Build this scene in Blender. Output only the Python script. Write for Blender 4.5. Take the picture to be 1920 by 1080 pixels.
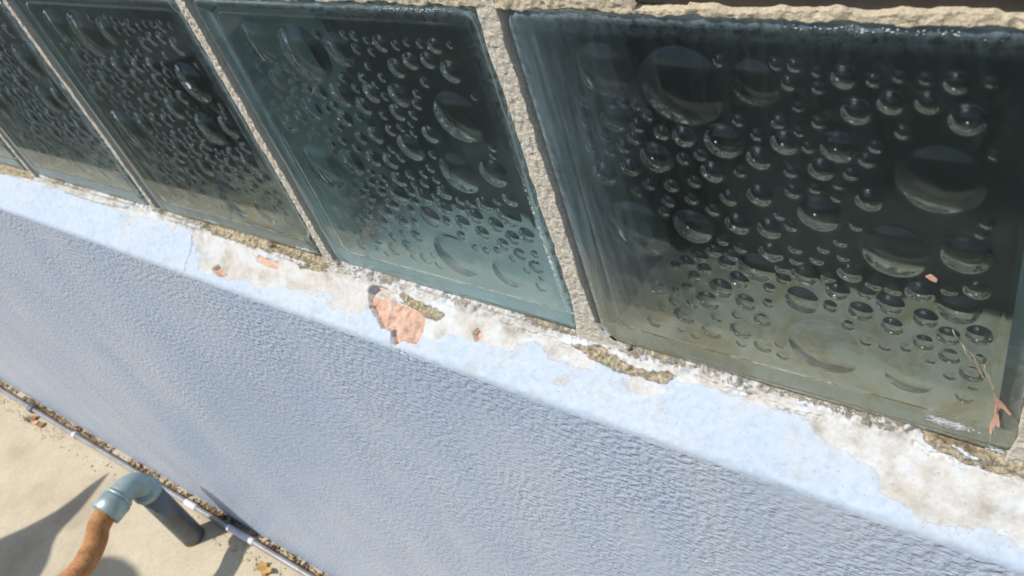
import bpy, bmesh, math, random
import numpy as np
from mathutils import Matrix, Vector

for o in list(bpy.data.objects):
    bpy.data.objects.remove(o)
SC = bpy.context.scene
COL = SC.collection

# ---------------------------------------------------------------- camera
cam_d = bpy.data.cameras.new('camera')
cam = bpy.data.objects.new('camera', cam_d)
COL.objects.link(cam)
SC.camera = cam
RIGHT = Vector((0.79870349, 0.53518151, -0.2750518))
DOWN = Vector((0.21550264, -0.68120003, -0.69966073))
FWD = Vector((-0.56181078, 0.49954707, -0.65940987))
CPOS = Vector((0.21336901, -0.2294892, 0.32633322))
cam.matrix_world = Matrix(((RIGHT.x, -DOWN.x, -FWD.x, CPOS.x),
                           (RIGHT.y, -DOWN.y, -FWD.y, CPOS.y),
                           (RIGHT.z, -DOWN.z, -FWD.z, CPOS.z),
                           (0, 0, 0, 1)))
cam_d.sensor_width = 36
cam_d.lens = 1603.2 / 1920 * 36
cam_d.clip_start = 0.01
cam_d.clip_end = 2000
cam_d.dof.use_dof = True
cam_d.dof.focus_distance = 0.42
cam_d.dof.aperture_fstop = 24

# ---------------------------------------------------------------- sky and sun
SUN = Vector((-0.38, -0.44, 0.82)).normalized()        # towards the sun
world = bpy.data.worlds.new('World')
SC.world = world
world.use_nodes = True
wn = world.node_tree
wn.nodes.clear()
sky = wn.nodes.new('ShaderNodeTexSky')
sky.sky_type = 'NISHITA'
sky.sun_disc = False
sky.sun_elevation = math.asin(SUN.z)
sky.sun_rotation = math.atan2(SUN.x, SUN.y)
bg = wn.nodes.new('ShaderNodeBackground')
bg.inputs['Strength'].default_value = 0.125
wo = wn.nodes.new('ShaderNodeOutputWorld')
wn.links.new(sky.outputs[0], bg.inputs[0])
wn.links.new(bg.outputs[0], wo.inputs[0])
sun_d = bpy.data.lights.new('sun', 'SUN')
sun_d.energy = 4.2
sun_d.angle = math.radians(0.7)
sun_d.color = (1.0, 0.955, 0.88)
sun = bpy.data.objects.new('sun', sun_d)
COL.objects.link(sun)
sun.rotation_euler = SUN.to_track_quat('Z', 'Y').to_euler()
sun.location = SUN * 6
SC.view_settings.view_transform = 'Standard'
SC.view_settings.look = 'None'
SC.view_settings.exposure = 0.06
SC.view_settings.gamma = 1.0
SC.view_settings.use_curve_mapping = False
SC.cycles.max_bounces = 14
SC.cycles.transmission_bounces = 12
SC.cycles.glossy_bounces = 6
SC.cycles.diffuse_bounces = 4
SC.cycles.transparent_max_bounces = 12
SC.cycles.caustics_reflective = False
SC.cycles.caustics_refractive = True
SC.cycles.blur_glossy = 10.0
SC.cycles.sample_clamp_indirect = 20.0
SC.cycles.use_denoising = True

# ---------------------------------------------------------------- helpers
rng = np.random.default_rng(7)
random.seed(7)


def tag(o, label=None, cat=None, group=None, kind=None):
    if label: o['label'] = label
    if cat: o['category'] = cat
    if group: o['group'] = group
    if kind: o['kind'] = kind
    return o


def link(o, parent=None):
    COL.objects.link(o)
    if parent: o.parent = parent
    return o


def empty(name, loc=(0, 0, 0), parent=None):
    o = bpy.data.objects.new(name, None)
    o.location = loc
    o.empty_display_size = 0.02
    return link(o, parent)


def meshobj(name, verts, faces, mat, parent=None, smooth=True, attrs=None):
    me = bpy.data.meshes.new(name)
    if isinstance(verts, np.ndarray) and isinstance(faces, np.ndarray):
        nv, nf, k = len(verts), len(faces), faces.shape[1]
        me.vertices.add(nv)
        me.vertices.foreach_set('co', verts.astype(np.float32).ravel())
        me.loops.add(nf * k)
        me.loops.foreach_set('vertex_index', faces.astype(np.int32).ravel())
        me.polygons.add(nf)
        me.polygons.foreach_set('loop_start', np.arange(0, nf * k, k, dtype=np.int32))
        me.update(calc_edges=True)
        me.validate()
    else:
        me.from_pydata([tuple(v) for v in verts], [], [tuple(f) for f in faces])
        me.update()
    if smooth:
        me.polygons.foreach_set('use_smooth', np.ones(len(me.polygons), dtype=bool))
    if attrs:
        for an, arr in attrs.items():
            a = me.color_attributes.new(an, 'FLOAT_COLOR', 'POINT')
            full = np.ones((len(verts), 4), dtype=np.float32)
            full[:, :arr.shape[1]] = arr
            a.data.foreach_set('color', full.ravel())
    if mat: me.materials.append(mat)
    o = bpy.data.objects.new(name, me)
    return link(o, parent)


def grid_faces(nr, nc, flip=False):
    i = np.arange(nr - 1)[:, None] * nc + np.arange(nc - 1)[None, :]
    i = i.ravel()
    f = np.stack([i, i + 1, i + 1 + nc, i + nc], 1)
    return f[:, ::-1] if flip else f


def hash2(ix, iy, seed):
    h = (ix * 374761393 + iy * 668265263 + seed * 1442695041) & 0xffffffff
    h = ((h ^ (h >> 13)) * 1274126177) & 0xffffffff
    return ((h ^ (h >> 16)) & 0xffff) / 65535.0


def vnoise(x, y, seed=0):
    ix = np.floor(x).astype(np.int64); iy = np.floor(y).astype(np.int64)
    fx = x - ix; fy = y - iy
    fx = fx * fx * (3 - 2 * fx); fy = fy * fy * (3 - 2 * fy)
    a = hash2(ix, iy, seed); b = hash2(ix + 1, iy, seed)
    c = hash2(ix, iy + 1, seed); d = hash2(ix + 1, iy + 1, seed)
    return (a + (b - a) * fx) * (1 - fy) + (c + (d - c) * fx) * fy - 0.5


def fbm(x, y, octv=4, seed=0):
    s = 0; a = 1.0
    for k in range(octv):
        s = s + a * vnoise(x, y, seed + k * 17)
        x = x * 2.03 + 5.1; y = y * 2.03 + 3.7; a *= 0.5
    return s


def inside(px, py, poly):
    r = np.zeros(px.shape, bool)
    n = len(poly)
    for i in range(n):
        x0, y0 = poly[i]; x1, y1 = poly[(i + 1) % n]
        if y0 == y1: continue
        c = ((y0 > py) != (y1 > py)) & (px < (x1 - x0) * (py - y0) / (y1 - y0) + x0)
        r ^= c
    return r


def sstep(a, b, x):
    t = np.clip((x - a) / (b - a), 0, 1)
    return t * t * (3 - 2 * t)


# node helpers
def new_mat(name):
    m = bpy.data.materials.new(name)
    m.use_nodes = True
    nt = m.node_tree
    return m, nt, nt.nodes['Principled BSDF'], nt.nodes['Material Output']


def N(nt, typ, **kw):
    n = nt.nodes.new(typ)
    for k, v in kw.items():
        if k in ('operation', 'blend_type', 'data_type', 'attribute_name', 'layer_name', 'feature', 'distance',
                 'interpolation_type', 'noise_dimensions', 'voronoi_dimensions', 'clamp', 'invert', 'noise_type', 'bands_direction', 'wave_type'):
            setattr(n, k, v)
        else:
            n.inputs[k.replace('_', ' ')].default_value = v
    return n


def L(nt, a, b):
    nt.links.new(a, b)


def coords(nt, scale=(1, 1, 1), loc=(0, 0, 0), rot=(0, 0, 0), src='Object'):
    tc = nt.nodes.new('ShaderNodeTexCoord')
    mp = nt.nodes.new('ShaderNodeMapping')
    mp.inputs['Scale'].default_value = scale
    mp.inputs['Location'].default_value = loc
    mp.inputs['Rotation'].default_value = rot
    L(nt, tc.outputs[src], mp.inputs['Vector'])
    return mp.outputs[0]


def noise(nt, vec, scale, detail=6, rough=0.6, dist=0.0):
    n = nt.nodes.new('ShaderNodeTexNoise')
    n.inputs['Scale'].default_value = scale
    n.inputs['Detail'].default_value = detail
    n.inputs['Roughness'].default_value = rough
    n.inputs['Distortion'].default_value = dist
    if vec is not None: L(nt, vec, n.inputs['Vector'])
    return n.outputs['Fac']


def ramp(nt, fac, stops, interp='LINEAR'):
    r = nt.nodes.new('ShaderNodeValToRGB')
    r.color_ramp.interpolation = interp
    el = r.color_ramp.elements
    while len(el) > 1: el.remove(el[-1])
    for i, (p, c) in enumerate(stops):
        if not isinstance(c, (tuple, list)): c = (c, c, c)
        e = el[0] if i == 0 else el.new(p)
        e.position = p
        e.color = (*c[:3], 1)
    L(nt, fac, r.inputs[0])
    return r.outputs[0]


def mixc(nt, fac, a, b, blend='MIX'):
    m = nt.nodes.new('ShaderNodeMix')
    m.data_type = 'RGBA'
    m.blend_type = blend
    for sock, v in ((m.inputs[0], fac), (m.inputs[6], a), (m.inputs[7], b)):
        if hasattr(v, 'node'): L(nt, v, sock)
        elif isinstance(v, (int, float)): sock.default_value = v
        else: sock.default_value = (*v[:3], 1)
    return m.outputs[2]


def math_(nt, op, a, b=0.0, c=None):
    m = nt.nodes.new('ShaderNodeMath')
    m.operation = op
    for sock, v in zip(m.inputs, (a, b) if c is None else (a, b, c)):
        if hasattr(v, 'node'): L(nt, v, sock)
        else: sock.default_value = v
    return m.outputs[0]


def bump(nt, height, strength, dist, normal=None):
    b = nt.nodes.new('ShaderNodeBump')
    b.inputs['Strength'].default_value = strength
    b.inputs['Distance'].default_value = dist
    L(nt, height, b.inputs['Height'])
    if normal is not None: L(nt, normal, b.inputs['Normal'])
    return b.outputs[0]


def attr(nt, name):
    a = nt.nodes.new('ShaderNodeAttribute')
    a.attribute_name = name
    s = nt.nodes.new('ShaderNodeSeparateColor')
    L(nt, a.outputs['Color'], s.inputs[0])
    return s.outputs


def simple(name, col, rough=0.6, metal=0.0, var=0.15, scale=30, bumpd=0.0005, bscale=None):
    m, nt, p, out = new_mat(name)
    v = coords(nt)
    n = noise(nt, v, scale)
    c = ramp(nt, n, [(0.25, tuple(x * (1 - var) for x in col)), (0.75, tuple(min(1, x * (1 + var)) for x in col))])
    L(nt, c, p.inputs['Base Color'])
    p.inputs['Roughness'].default_value = rough
    p.inputs['Metallic'].default_value = metal
    if bumpd:
        L(nt, bump(nt, noise(nt, v, bscale or scale * 4), 0.6, bumpd), p.inputs['Normal'])
    return m


# ---------------------------------------------------------------- materials
def mat_paint(name, with_wear, PAINT_A, PAINT_B):
    """pale blue masonry paint over coarse render; wear: r bare plaster, g terracotta, b ochre dirt"""
    m, nt, p, out = new_mat(name)
    v = coords(nt)
    big = noise(nt, v, 6, 4)
    fine = noise(nt, v, 220, 5)
    base = ramp(nt, big, [(0.25, PAINT_A), (0.75, PAINT_B)])
    base = mixc(nt, math_(nt, 'MULTIPLY', ramp(nt, fine, [(0.35, 1), (0.6, 0)]), 0.30), base, (0.30, 0.34, 0.40))
    # faint specks of dirt
    sp = noise(nt, v, 420, 2)
    base = mixc(nt, math_(nt, 'MULTIPLY', ramp(nt, sp, [(0.70, 0), (0.76, 1)]), 0.6), base, (0.20, 0.21, 0.22))
    # dusty film low on the wall, uneven
    if not with_wear:
        stain = noise(nt, coords(nt, scale=(3, 3, 1.2)), 3.0, 5)
        base = mixc(nt, math_(nt, 'MULTIPLY', ramp(nt, stain, [(0.45, 0), (0.7, 1)]), 0.35), base, (0.60, 0.61, 0.60))
    nrm = None
    if with_wear:
        a = attr(nt, 'wear')
        wash = noise(nt, v, 34, 8, 0.7)
        base = mixc(nt, math_(nt, 'MULTIPLY', ramp(nt, wash, [(0.44, 0), (0.6, 1)]), 0.45), base, (0.52, 0.535, 0.54))
        base = mixc(nt, math_(nt, 'MULTIPLY', ramp(nt, noise(nt, v, 75, 8, 0.72), [(0.52, 0), (0.66, 1)]), 0.35), base, (0.36, 0.36, 0.35))
        wig = math_(nt, 'MULTIPLY', math_(nt, 'SUBTRACT', noise(nt, v, 90, 9, 0.72), 0.5), 1.5)
        wig1 = math_(nt, 'MULTIPLY', math_(nt, 'SUBTRACT', noise(nt, v, 190, 7, 0.7), 0.5), 0.8)
        wig2 = math_(nt, 'MULTIPLY', math_(nt, 'SUBTRACT', noise(nt, v, 330, 7, 0.75), 0.5), 2.0)
        pl_n = noise(nt, v, 60, 8, 0.66)
        pl_b = noise(nt, v, 28, 5, 0.6)
        plaster = ramp(nt, pl_n, [(0.32, (0.33, 0.305, 0.265)), (0.43, (0.46, 0.445, 0.41)), (0.52, (0.54, 0.53, 0.51)), (0.62, (0.61, 0.615, 0.62))])
        plaster = mixc(nt, math_(nt, 'MULTIPLY', ramp(nt, pl_b, [(0.42, 0), (0.6, 1)]), 0.32), plaster, (0.50, 0.44, 0.35))
        plaster = mixc(nt, math_(nt, 'MULTIPLY', ramp(nt, noise(nt, v, 60, 7, 0.7), [(0.5, 0), (0.62, 1)]), 0.5), plaster, (0.52, 0.55, 0.58))
        ter_n = noise(nt, v, 105, 8, 0.66)
        terra = ramp(nt, ter_n, [(0.34, (0.30, 0.25, 0.20)), (0.42, (0.46, 0.31, 0.22)), (0.48, (0.54, 0.33, 0.24)), (0.56, (0.57, 0.38, 0.29)), (0.63, (0.58, 0.44, 0.36)), (0.70, (0.60, 0.53, 0.47))])
        och_n = noise(nt, v, 420, 8, 0.75)
        ochre = ramp(nt, och_n, [(0.3, (0.06, 0.045, 0.025)), (0.42, (0.24, 0.18, 0.10)), (0.52, (0.44, 0.36, 0.22)), (0.64, (0.62, 0.56, 0.43)), (0.75, (0.72, 0.68, 0.60))])
        fb = ramp(nt, math_(nt, 'ADD', a[0], wig), [(0.28, 0), (0.48, 0.45), (0.66, 0.8), (0.85, 1)])
        ft = ramp(nt, math_(nt, 'ADD', a[1], wig1), [(0.40, 0), (0.60, 1)])
        fo = ramp(nt, math_(nt, 'ADD', a[2], wig2), [(0.52, 0), (0.74, 0.9)])
        fc = ramp(nt, math_(nt, 'ADD', a[0], math_(nt, 'ADD', wig, math_(nt, 'MULTIPLY', wig1, 0.5))), [(0.47, 0), (0.53, 1)])
        fb = math_(nt, 'ADD', math_(nt, 'MULTIPLY', fb, 0.5), math_(nt, 'MULTIPLY', fc, 0.5))
        base = mixc(nt, fb, base, plaster)
        # grime caught along broken paint edges and in the pores
        rim = ramp(nt, math_(nt, 'ABSOLUTE', math_(nt, 'SUBTRACT', math_(nt, 'ADD', a[0], math_(nt, 'ADD', wig, math_(nt, 'MULTIPLY', wig1, 0.5))), 0.5)), [(0.0, 1), (0.035, 0)])
        base = mixc(nt, math_(nt, 'MULTIPLY', rim, 0.35), base, (0.26, 0.22, 0.17))
        pores = ramp(nt, noise(nt, v, 700, 3, 0.6), [(0.30, 1), (0.37, 0)])
        base = mixc(nt, math_(nt, 'MULTIPLY', pores, 0.45), base, (0.22, 0.19, 0.15))
        base = mixc(nt, ft, base, terra)
        base = mixc(nt, fo, base, ochre)
        h = math_(nt, 'ADD', math_(nt, 'MULTIPLY', fo, och_n), math_(nt, 'MULTIPLY', fb, math_(nt, 'MULTIPLY', noise(nt, v, 170, 6, 0.6), 0.22)))
        nrm = bump(nt, math_(nt, 'SUBTRACT', 1.0, fc), 0.8, 0.0004)
        nrm = bump(nt, h, 0.9, 0.0016, nrm)
    L(nt, base, p.inputs['Base Color'])
    p.inputs['Roughness'].default_value = 0.62 if with_wear else 0.33
    p.inputs['Specular IOR Level'].default_value = 0.35 if with_wear else 0.6
    # coarse render relief: soft pebbles a few mm across, drawn out along the wall
    vs = coords(nt, scale=(0.75, 1.0, 1.0), rot=(0, math.radians(-10), 0))
    r1 = noise(nt, vs, 285, 2, 0.45, 0.1)
    r2 = noise(nt, vs, 620, 2, 0.5)
    rel = math_(nt, 'ADD', ramp(nt, r1, [(0.34, 0), (0.66, 1)]), math_(nt, 'MULTIPLY', r2, 0.35))
    rel = math_(nt, 'MULTIPLY', rel, ramp(nt, noise(nt, v, 13, 5, 0.65), [(0.34, 0.35), (0.62, 1)]))
    nrm2 = bump(nt, rel, 0.14 if with_wear else 0.95, 0.0011, nrm)
    L(nt, nrm2, p.inputs['Normal'])
    return m


M = {}
M['wall'] = mat_paint('painted_render', False, (0.365, 0.45, 0.595), (0.415, 0.505, 0.65))
M['ledge'] = mat_paint('painted_ledge', True, (0.43, 0.515, 0.63), (0.49, 0.575, 0.68))


def mat_mortar(name, col, dark=0.6):
    m, nt, p, out = new_mat(name)
    v = coords(nt)
    n1 = noise(nt, v, 900, 4, 0.7)
    n2 = noise(nt, v, 60, 5)
    c1 = ramp(nt, n1, [(0.30, tuple(x * dark for x in col)), (0.48, tuple(x * 0.9 for x in col)), (0.7, tuple(min(0.9, x * 1.12) for x in col))])
    c2 = mixc(nt, math_(nt, 'MULTIPLY', ramp(nt, n2, [(0.45, 0), (0.7, 1)]), 0.25), c1, (0.50, 0.43, 0.33))
    L(nt, c2, p.inputs['Base Color'])
    p.inputs['Roughness'].default_value = 0.9
    p.inputs['Specular IOR Level'].default_value = 0.2
    L(nt, bump(nt, n1, 0.9, 0.0011), p.inputs['Normal'])
    return m


M['mortar'] = mat_mortar('sandy_mortar', (0.70, 0.63, 0.52))
M['mortar_top'] = mat_mortar('yellowish_mortar', (0.66, 0.56, 0.40), 0.6)


def mat_glass():
    m, nt, p, out = new_mat('moulded_glass')
    nt.nodes.remove(p)
    g = nt.nodes.new('ShaderNodeBsdfGlass')
    g.inputs['IOR'].default_value = 1.5
    g.inputs['Roughness'].default_value = 0.10
    g.inputs['Color'].default_value = (0.94, 0.98, 0.985, 1)
    L(nt, g.outputs[0], out.inputs['Surface'])
    return m


def mat_film(name, smear, film0=0.014, low=0.08, tint=(0.33, 0.45, 0.49)):
    """outer face of the pane: same glass with a thin film of dust"""
    m, nt, p, out = new_mat(name)
    nt.nodes.remove(p)
    g = nt.nodes.new('ShaderNodeBsdfGlass')
    g.inputs['IOR'].default_value = 1.5
    g.inputs['Color'].default_value = (0.94, 0.98, 0.985, 1)
    d = nt.nodes.new('ShaderNodeBsdfDiffuse')
    v = coords(nt, rot=(0, math.radians(14), 0))
    streak = noise(nt, coords(nt, scale=(1, 1, 0.10), rot=(0, math.radians(12), 0)), 260, 5, 0.65)
    cloud = noise(nt, v, 14, 4)
    speck = noise(nt, v, 1500, 2)
    a = attr(nt, 'film')
    tc2 = nt.nodes.new('ShaderNodeTexCoord'); sx2 = nt.nodes.new('ShaderNodeSeparateXYZ'); L(nt, tc2.outputs['Object'], sx2.inputs[0])
    side_ = ramp(nt, math_(nt, 'ADD', math_(nt, 'MULTIPLY', math_(nt, 'MULTIPLY', sx2.outputs[0], -10.0), 1.0), math_(nt, 'MULTIPLY', math_(nt, 'SUBTRACT', noise(nt, v, 22, 4), 0.5), 0.7)), [(0.45, 0), (0.85, 1)])
    scr = noise(nt, coords(nt, scale=(1, 1, 0.03), rot=(0, math.radians(24), 0)), 1400, 2, 0.5)
    s1 = math_(nt, 'MULTIPLY', ramp(nt, streak, [(0.42, 0), (0.75, 1)]), ramp(nt, cloud, [(0.35, 0.15), (0.7, 1)]))
    f = math_(nt, 'ADD', math_(nt, 'MULTIPLY', s1, 0.05), math_(nt, 'MULTIPLY', ramp(nt, speck, [(0.66, 0), (0.74, 1)]), 0.09))
    f = math_(nt, 'ADD', f, math_(nt, 'MULTIPLY', ramp(nt, cloud, [(0.3, 0.4), (0.7, 1)]), film0))
    # dust smeared by rain down one side of the pane
    f = math_(nt, 'ADD', f, math_(nt, 'MULTIPLY', math_(nt, 'MULTIPLY', side_, smear), ramp(nt, streak, [(0.30, 0.25), (0.7, 1)])))
    f = math_(nt, 'ADD', f, math_(nt, 'MULTIPLY', math_(nt, 'MULTIPLY', ramp(nt, scr, [(0.66, 0), (0.72, 1)]), ramp(nt, cloud, [(0.45, 0), (0.7, 1)])), 0.10))
    edge = math_(nt, 'MULTIPLY', a[0], ramp(nt, noise(nt, v, 300, 6, 0.7), [(0.36, 0), (0.6, 1)]))
    f = math_(nt, 'ADD', f, math_(nt, 'MULTIPLY', edge, 0.55))
    f = math_(nt, 'MINIMUM', f, 0.9)
    lowf = ramp(nt, math_(nt, 'ADD', math_(nt, 'MULTIPLY', sx2.outputs[2], 10.0), math_(nt, 'MULTIPLY', math_(nt, 'SUBTRACT', noise(nt, v, 26, 7, 0.68), 0.5), 0.9)), [(0.12, 1), (0.75, 0)])
    f = math_(nt, 'ADD', f, math_(nt, 'MULTIPLY', lowf, low))
    # settled dust is paler low on the pane
    L(nt, mixc(nt, lowf, (0.33, 0.45, 0.49), tint), d.inputs['Color'])
    mx = nt.nodes.new('ShaderNodeMixShader')
    L(nt, f, mx.inputs[0]); L(nt, g.outputs[0], mx.inputs[1]); L(nt, d.outputs[0], mx.inputs[2])
    L(nt, mx.outputs[0], out.inputs['Surface'])
    return m


M['glass'] = mat_glass()
M['film'] = mat_film('dusty_glass', 0.05, 0.014, 0.05, (0.46, 0.47, 0.38))
M['film_b'] = mat_film('aqua_dusty_glass', 0.05, 0.014, 0.15, (0.48, 0.64, 0.61))
M['film_a'] = mat_film('rain_streaked_glass', 0.22, 0.012, 0.12, (0.55, 0.51, 0.35))


def mat_core(name, colA, colB, stain, floor_amt, grime=0.6):
    """inner side walls of a hollow block: cement seen through greenish glass, stained"""
    m, nt, p, out = new_mat(name)
    v = coords(nt)
    n = noise(nt, v, 25, 6)
    c = ramp(nt, n, [(0.3, colA), (0.7, colB)])
    n2 = noise(nt, v, 45, 6, 0.65, 0.8)
    c = mixc(nt, math_(nt, 'MULTIPLY', ramp(nt, n2, [(0.46, 0), (0.62, 1)]), floor_amt), c, stain)
    n3 = noise(nt, v, 17, 7, 0.68, 0.5)
    c = mixc(nt, math_(nt, 'MULTIPLY', ramp(nt, n3, [(0.48, 0), (0.60, 1)]), grime), c, tuple(x * 0.22 for x in colA))
    L(nt, c, p.inputs['Base Color'])
    p.inputs['Roughness'].default_value = 0.35
    p.inputs['Coat Weight'].default_value = 0.3
    p.inputs['Coat Roughness'].default_value = 0.1
    return m


M['core_a'] = mat_core('core_olive', (0.74, 0.74, 0.58), (0.88, 0.86, 0.70), (0.62, 0.43, 0.15), 0.7, 0.35)
M['core_b'] = mat_core('core_teal', (0.64, 0.86, 0.83), (0.76, 0.93, 0.90), (0.60, 0.74, 0.68), 0.4, 0.25)
M['core_c'] = mat_core('core_brown', (0.46, 0.46, 0.38), (0.60, 0.58, 0.48), (0.52, 0.40, 0.17), 0.8)
M['core_d'] = mat_core('core_grey', (0.40, 0.42, 0.38), (0.50, 0.52, 0.47), (0.40, 0.36, 0.25), 0.5)


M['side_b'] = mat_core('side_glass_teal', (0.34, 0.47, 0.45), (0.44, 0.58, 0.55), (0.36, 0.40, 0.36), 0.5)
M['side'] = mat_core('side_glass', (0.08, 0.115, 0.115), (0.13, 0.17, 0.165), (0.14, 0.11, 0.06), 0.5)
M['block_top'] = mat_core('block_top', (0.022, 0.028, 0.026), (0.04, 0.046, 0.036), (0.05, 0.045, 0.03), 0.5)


def mat_concrete():
    m, nt, p, out = new_mat('cream_concrete')
    v = coords(nt)
    n1 = noise(nt, v, 9, 6, 0.6)
    n2 = noise(nt, v, 160, 6, 0.7)
    n3 = noise(nt, v, 40, 3)
    c = ramp(nt, n1, [(0.3, (0.41, 0.335, 0.23)), (0.5, (0.53, 0.45, 0.315)), (0.75, (0.59, 0.52, 0.385))])
    c = mixc(nt, math_(nt, 'MULTIPLY', ramp(nt, n2, [(0.4, 1), (0.55, 0)]), 0.35), c, (0.40, 0.34, 0.26))
    c = mixc(nt, math_(nt, 'MULTIPLY', ramp(nt, n3, [(0.62, 0), (0.72, 1)]), 0.3), c, (0.45, 0.37, 0.27))
    n4 = noise(nt, v, 420, 3, 0.6)
    c = mixc(nt, math_(nt, 'MULTIPLY', ramp(nt, n4, [(0.60, 0), (0.68, 1)]), 0.55), c, (0.22, 0.18, 0.13))
    c = mixc(nt, math_(nt, 'MULTIPLY', ramp(nt, n4, [(0.30, 1), (0.38, 0)]), 0.5), c, (0.72, 0.67, 0.57))
    L(nt, c, p.inputs['Base Color'])
    p.inputs['Roughness'].default_value = 0.85
    L(nt, bump(nt, n2, 0.5, 0.0015), p.inputs['Normal'])
    return m


M['concrete'] = mat_concrete()
M['dark_room'] = simple('dark_room', (0.022, 0.03, 0.042), 0.8, var=0.3, scale=3, bumpd=0)
M['dark_frame'] = simple('dark_brown_frame', (0.035, 0.028, 0.022), 0.6, var=0.4, scale=60, bumpd=0.0006)


def mat_added_soil():
    m, nt, p, out = new_mat('added_grassy_soil')
    v = coords(nt)
    n = noise(nt, v, 3, 8, 0.7)
    L(nt, ramp(nt, n, [(0.3, (0.022, 0.032, 0.022)), (0.55, (0.032, 0.046, 0.032)), (0.75, (0.055, 0.06, 0.045))]), p.inputs['Base Color'])
    p.inputs['Roughness'].default_value = 0.95
    L(nt, bump(nt, noise(nt, v, 40, 6), 1.0, 0.02), p.inputs['Normal'])
    return m


M['added_soil'] = mat_added_soil()


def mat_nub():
    m, nt, p, out = new_mat('glint_nub')
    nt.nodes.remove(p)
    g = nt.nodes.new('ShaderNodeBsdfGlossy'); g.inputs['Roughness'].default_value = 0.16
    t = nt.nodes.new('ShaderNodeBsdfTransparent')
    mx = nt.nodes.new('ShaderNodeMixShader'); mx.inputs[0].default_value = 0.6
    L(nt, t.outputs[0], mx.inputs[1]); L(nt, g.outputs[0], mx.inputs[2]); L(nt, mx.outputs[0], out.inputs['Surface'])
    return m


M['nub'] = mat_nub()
# ---------------------------------------------------------------- dimensions
BS = 0.190          # glass block, square
JW = 0.01265        # mortar joint
PITCH = BS + JW
GZ = -0.747         # ground
WY = -0.030         # face of the lower wall
LZ = -0.027         # ledge edge height
XL, XR = -3.2, 1.6  # wall ends

# ---------------------------------------------------------------- ground
gv, gf = [], []
ground = meshobj('ground', [(-80, 0.0, GZ - 0.05), (80, 0.0, GZ - 0.05), (80, -160, GZ - 0.05), (-80, -160, GZ - 0.05)], [(0, 3, 2, 1)], M['added_soil'], smooth=False)  # unseen dark grass added to keep the glass reflections dark
tag(ground, kind='structure')

# ---------------------------------------------------------------- the wall under the window
wall = empty('house_wall', (0, WY, GZ))
tag(wall, 'pale blue painted rough wall with worn sloping ledge under glass blocks', 'wall')
WINV = Vector((0, WY, GZ))

POLY = {
 'chip': [(-161,0.18),(-164,0.30),(-160,0.52),(-153,0.64),(-147,0.78),(-139,0.75),(-136,0.94),(-133,0.99),(-128,0.87),(-116,0.83),(-113,0.63),(-114,0.43),(-119,0.37),(-138,0.30),(-148,0.15)],
 'chip2': [(-77,0.43),(-75,0.32),(-70,0.42),(-73,0.54)],
 'chip3': [(-323,0.74),(-317,0.65),(-305,0.79),(-314,0.84)],
 'chip4': [(-279,0.27),(-265,0.26),(-252,0.27),(-252,0.39),(-263,0.43),(-276,0.37)],
 'bareL': [(-354,-0.1),(-351,0.92),(-300,0.76),(-248,0.70),(-219,0.67),(-184,0.72),(-148,0.68),(-125,0.85),(-110,0.70),(-95,0.50),(-53,0.50),(-46,0.65),(-20,0.66),(-1,0.67),(26,0.62),(42,0.43),(61,0.26),(67,-0.1)],
 'bareR': [(107,0.17),(126,0.34),(138,0.42),(147,0.47),(152,0.68),(155,0.87),(170,0.88),(186,0.91),(215,0.81),(420,0.7),(420,-0.1),(100,-0.1)],
}
OCH = [[(-236,0.02),(-212,0.0),(-203,0.18),(-232,0.28)], [(-143,0.18),(-133,0.16),(-98,0.28),(-104,0.43),(-128,0.36)],
       [(-13,0.16),(8,0.08),(25,0.22),(51,0.15),(46,0.31),(16,0.32),(3,0.28)], [(160,-0.1),(181,-0.1),(205,-0.1),(205,0.15),(179,0.19),(167,0.13)],
       [(-680,-.1),(-606,-0.1),(-606,0.10),(-680,0.22)], [(-348,-0.1),(-287,-0.1),(-245,-0.1),(-206,-0.1),(-231,0.17),(-285,0.15),(-330,0.14)]]
SEAL = [[(-554,0.06),(-496,0.03),(-442,0.0),(-447,0.13),(-494,0.19),(-548,0.18)], [(-393,0.0),(-343,0.03),(-346,0.12),(-390,0.11)],
        [(-262,0.10),(-222,0.13),(-222,0.20),(-258,0.17)], [(168,0.02),(178,0.04),(196,0.09),(180,0.10)]]
GAPS = [[(-268,-0.1),(-210,-0.1),(-203,0.12),(-214,0.11),(-262,0.045)], [(160,-0.1),(192,-0.1),(188,0.02),(172,0.0)], [(-161,0.17),(-165,0.29),(-162,0.34),(-158,0.24)]]

xs = np.concatenate([np.linspace(XL, -0.9, 160, endpoint=False), np.linspace(-0.9, -0.45, 300, endpoint=False),
                     np.linspace(-0.45, 0.24, 1050, endpoint=False), np.linspace(0.24, XR, 110)])
rad = 0.004
ts = np.concatenate([np.linspace(-0.10, 0.0, 5, endpoint=False), np.linspace(0, 0.93, 66)])
prof = [(WY * t, LZ * t) for t in ts]
# rounded nose: from the slope direction to straight down
sd = Vector((WY, LZ)).normalized()
p0 = Vector(prof[-1])
# arc between p0 and the point straight below the edge
p2 = Vector((WY, LZ - 0.0035)); p1 = Vector((WY, LZ))
for k in range(1, 7):
    u = k / 6
    q = p0 * (1 - u) ** 2 + p1 * 2 * u * (1 - u) + p2 * u * u
    prof.append((q.x, q.y))
n_ledge = len(prof)
for z in np.concatenate([np.linspace(-0.034, -0.07, 8), np.linspace(-0.085, GZ + 0.004, 20)]):
    prof.append((WY, z))
prof = np.array(prof)
nrow, ncol = len(prof), len(xs)
Sg = np.concatenate([ts, np.linspace(0.95, 1.12, 6), np.linspace(1.2, 6, nrow - n_ledge)])[:, None] * np.ones((1, ncol))
Xg = np.ones((nrow, 1)) * xs[None, :]
Xm = Xg * 1000
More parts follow.
